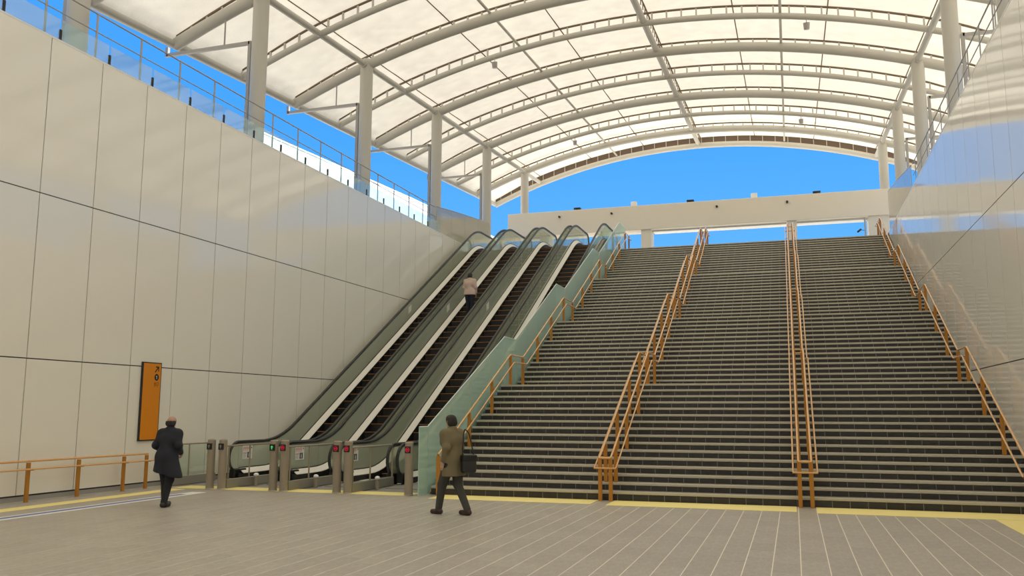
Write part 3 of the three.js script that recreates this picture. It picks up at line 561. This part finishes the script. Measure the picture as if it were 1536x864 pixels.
function person(label, at, turn, H, pose, look) {
  const t = thing('person', label, 'person', null, null, at); t.rotation.y = turn;
  const k = H / 1.7, J = {}; for (const [n, v] of Object.entries(pose)) J[n] = v.map((x) => x * k);
  const r = (x) => x * k, add = (a, x, y, z) => [a[0] + r(x), a[1] + r(y), a[2] + r(z)], cap = (a, b, ra, rb) => [a, b, r(ra), r(rb)];
  const limb = (s, o) => [cap(J['sh' + s], J['el' + s], 0.052 + o, 0.042 + o), cap(J['el' + s], J['wr' + s], 0.042 + o, 0.029 + o)];
  const leg = (s, o) => [cap(J['hip' + s], J['kn' + s], 0.088 + o, 0.058 + o), cap(J['kn' + s], J['an' + s], 0.056 + o, 0.04 + o)];
  const trunk = (o) => [cap(add(J.pelvis, -0.085, 0, 0), add(J.pelvis, 0.085, 0, 0), 0.105 + o, 0.105 + o), cap(J.pelvis, J.chest, 0.12 + o, 0.115 + o), cap(add(J.chest, -0.1, 0, 0), add(J.chest, 0.1, 0, 0), 0.115 + o, 0.115 + o), cap(J.shL, J.shR, 0.062 + o, 0.062 + o), cap(J.shL, J.neck, 0.05 + o, 0.042 + o * 0.6), cap(J.shR, J.neck, 0.05 + o, 0.042 + o * 0.6)];
  const hd = J.head; // centre of the head
  const foot = (s, o) => [cap(add(J['an' + s], 0, -0.045, -0.04), add(J['an' + s], 0, -0.055, 0.15), 0.04 + o, 0.034 + o), cap(J['an' + s], add(J['an' + s], 0, -0.05, 0.03), 0.042 + o, 0.045 + o)];
  const body = net([...trunk(0), ...limb('L', 0), ...limb('R', 0), ...leg('L', 0), ...leg('R', 0), ...foot('L', -0.006), ...foot('R', -0.006), cap(J.neck, add(hd, 0, -0.06, -0.015), 0.052, 0.05)], r(0.035), r(0.014));
  const head = net([cap(add(hd, 0, 0.035, -0.012), add(hd, 0, 0.03, 0.01), 0.082, 0.078), cap(add(hd, 0, -0.03, 0.012), add(hd, 0, -0.085, 0.035), 0.062, 0.035), cap(add(hd, 0, 0.012, 0.085), add(hd, 0, -0.02, 0.098), 0.008, 0.014), cap(add(hd, -0.082, 0.01, -0.005), add(hd, -0.08, -0.03, 0), 0.014, 0.009), cap(add(hd, 0.082, 0.01, -0.005), add(hd, 0.08, -0.03, 0), 0.014, 0.009), cap(add(hd, -0.022, -0.055, 0.068), add(hd, 0.022, -0.055, 0.068), 0.011, 0.011), cap(add(hd, -0.035, 0.03, 0.072), add(hd, 0.035, 0.03, 0.072), 0.012, 0.012), cap(add(hd, 0, -0.06, -0.015), J.neck, 0.05, 0.052)], r(0.02), r(0.0065));
  const hands = ['L', 'R'].map((s) => { const w = J['wr' + s], d = V(...w).sub(V(...J['el' + s])).normalize(), g = handGeometry(s === 'L' ? 1 : -1, look.curl ?? 0.35).scale(k, k, k).applyQuaternion(new THREE.Quaternion().setFromUnitVectors(V(0, -1, 0), d)); const e = V(...w).addScaledVector(d, 0.02); return g.translate(e.x, e.y, e.z); });
  const skin = mesh('body', [body, head, ...hands], look.skin, t);
  const eyes = [-1, 1].map((s) => ball(V(hd[0] + s * r(0.032), hd[1] + r(0.012), hd[2] + r(0.074)), r(0.011), 10)); mesh('eyes', eyes, M.dark, skin);
  const hem = (look.hem ?? 0.8) * k, flare = look.flare ?? 0, sw = look.sweep ?? 0;
  mesh('coat', net([...trunk(0.032), ...limb('L', 0.024), ...limb('R', 0.024), cap(add(J.pelvis, -0.07, 0.05, 0), add(J.pelvis, -0.09 - flare + sw, hem / k - J.pelvis[1] / k - 0.05, -0.01), 0.135, 0.15 + flare * 0.4), cap(add(J.pelvis, 0.07, 0.05, 0), add(J.pelvis, 0.09 + flare + sw, hem / k - J.pelvis[1] / k - 0.05, -0.03), 0.135, 0.15 + flare * 0.4), cap(add(J.neck, 0, -0.02, -0.01), add(J.neck, 0, 0.03, -0.012), 0.075, 0.066)], r(0.05), r(0.014), (x, y, z) => Math.max(hem + look.slant * (x - J.pelvis[0]) - y, y - J.neck[1] - r(0.075), ...['L', 'R'].map((s) => { const w = J['wr' + s], e = J['el' + s], d = V(w[0] - e[0], w[1] - e[1], w[2] - e[2]).normalize(), q = (x - w[0]) * d.x + (y - w[1]) * d.y + (z - w[2]) * d.z; return Math.hypot(x - w[0], y - w[1], z - w[2]) < r(0.11) ? q - r(0.005) : -1; }))), look.coat, t);
  mesh('trousers', net([...leg('L', 0.02), ...leg('R', 0.02), cap(add(J.pelvis, -0.08, 0, 0), add(J.pelvis, 0.08, 0, 0), 0.115, 0.115), cap(J.hipL, J.kneeL ?? J.knL, 0.11, 0.075), cap(J.hipR, J.knR, 0.11, 0.075)], r(0.03), r(0.014), (x, y) => Math.max(y - J.pelvis[1] - r(0.08), Math.min(J.anL[1], J.anR[1]) - r(0.02) - y)), look.trousers, t);
  for (const s of ['L', 'R']) mesh('shoe', net(foot(s, 0.008), r(0.03), r(0.009), (x, y) => Math.max(J['an' + s][1] - r(0.092) - y, y - J['an' + s][1] - r(0.02))), look.shoes, t);
  if (look.hair) mesh('hair', net([cap(add(hd, 0, 0.035, -0.02), add(hd, 0, 0.038, 0.005), 0.094, 0.088), cap(add(hd, -0.04, -0.02, -0.045), add(hd, 0.04, -0.02, -0.045), 0.06, 0.06)], r(0.03), r(0.009), look.bald ? (x, y, z) => Math.max(y - hd[1] - r(0.03), z - hd[2] - r(0.0), hd[1] - r(0.075) - y) : (x, y, z) => Math.max(hd[1] - r(0.085) - y, (z - hd[2]) - r(0.045) - Math.max(0, (y - hd[1] - r(0.05)) * 0.9))), look.hair, t);
  return t;
}
const SK = std([0.50, 0.30, 0.215], 0.55);
// joints at 1.70 m height, facing +z, ankles about 0.09 above the ground
const walk = (st, lean = 0.04, armF = 0.1) => ({ pelvis: [0, 0.93, 0], chest: [0, 1.26, lean * 0.8], neck: [0, 1.44, lean], head: [0, 1.585, lean + 0.03], shL: [0.165, 1.37, lean * 0.9], shR: [-0.165, 1.37, lean * 0.9], elL: [0.225, 1.14, -armF * 0.5], elR: [-0.225, 1.14, armF * 0.4 + 0.02], wrL: [0.22, 0.91, -armF * 0.3 + 0.06], wrR: [-0.22, 0.92, armF + 0.1], hipL: [0.09, 0.9, 0], hipR: [-0.09, 0.9, 0], knL: [0.09, 0.51, st * 0.5 + 0.05], knR: [-0.09, 0.51, -st * 0.25 + 0.04], anL: [0.09, 0.092, st], anR: [-0.09, 0.098, -st] });
{
  const a = walk(0.14, 0.08); Object.assign(a, { elL: [0.25, 1.15, 0.0], wrL: [0.17, 1.0, 0.2], elR: [-0.25, 1.15, 0.0], wrR: [-0.17, 1.0, 0.2] });
  person('bald person in a long navy coat walking towards the wall lane barrier', [-11.1, 0.002, -13.75], Math.PI + 0.08, 1.64, a, { skin: SK, coat: std([0.012, 0.014, 0.024], 0.8), trousers: std([0.013, 0.013, 0.017], 0.85), shoes: std([0.02, 0.018, 0.016], 0.5), hair: std([0.03, 0.027, 0.025], 0.8), bald: true, hem: 0.62, flare: 0.035, sweep: -0.05, slant: 0.25, curl: 0.5 });
  const b = walk(0.26, 0.05);
  person('person in an olive khaki jacket walking past the teal glass end', [-5.62, 0.002, -14.3], -Math.PI / 2 - 0.4, 1.68, b, { skin: SK, coat: std([0.17, 0.14, 0.075], 0.85), trousers: std([0.055, 0.055, 0.048], 0.85), shoes: std([0.045, 0.022, 0.016], 0.5), hair: std([0.022, 0.017, 0.013], 0.7), hem: 0.66, flare: 0.01, slant: 0, curl: 0.4 });
  const bag = thing('shoulder_bag', 'black shoulder bag carried at the hip of the khaki jacket person', 'bag', null, null, [-5.33, 0.86, -14.27]); bag.rotation.y = -0.75;
  mesh('bag_body', new RoundedBoxGeometry(0.14, 0.30, 0.26, 4, 0.045), M.dark, bag); mesh('flap', new RoundedBoxGeometry(0.15, 0.12, 0.27, 3, 0.03).translate(0, 0.1, 0), M.black, bag);
  mesh('strap', tube(rounded([V(-0.02, 0.13, 0.11), V(-0.1, 0.5, 0.05), V(-0.16, 0.6, 0), V(-0.1, 0.5, -0.06), V(-0.02, 0.13, -0.11)], 0.05), 0.012, 8), M.black, bag);
  const c = walk(0.06, 0.02); Object.assign(c, { elL: [0.22, 1.14, 0.0], wrL: [0.2, 0.93, 0.12], elR: [-0.22, 1.14, 0.02], wrR: [-0.2, 0.93, 0.14] });
  const zc = -20.75 - 0.4 * 25, yc = escY(zc - 0.2);
  person('person in a pale pink shirt standing on the second escalator', [-11.58, yc + 0.002, zc - 0.2], Math.PI, 1.68, c, { skin: SK, coat: std([0.60, 0.45, 0.38], 0.85), trousers: std([0.015, 0.016, 0.03], 0.85), shoes: std([0.02, 0.02, 0.02], 0.5), hair: std([0.03, 0.025, 0.02], 0.7), hem: 0.84, flare: 0, slant: 0, curl: 0.3 });
}
scene.traverse((o) => { if (o.isMesh) { o.castShadow = true; o.receiveShadow = true; } });
renderer.render(scene, camera);
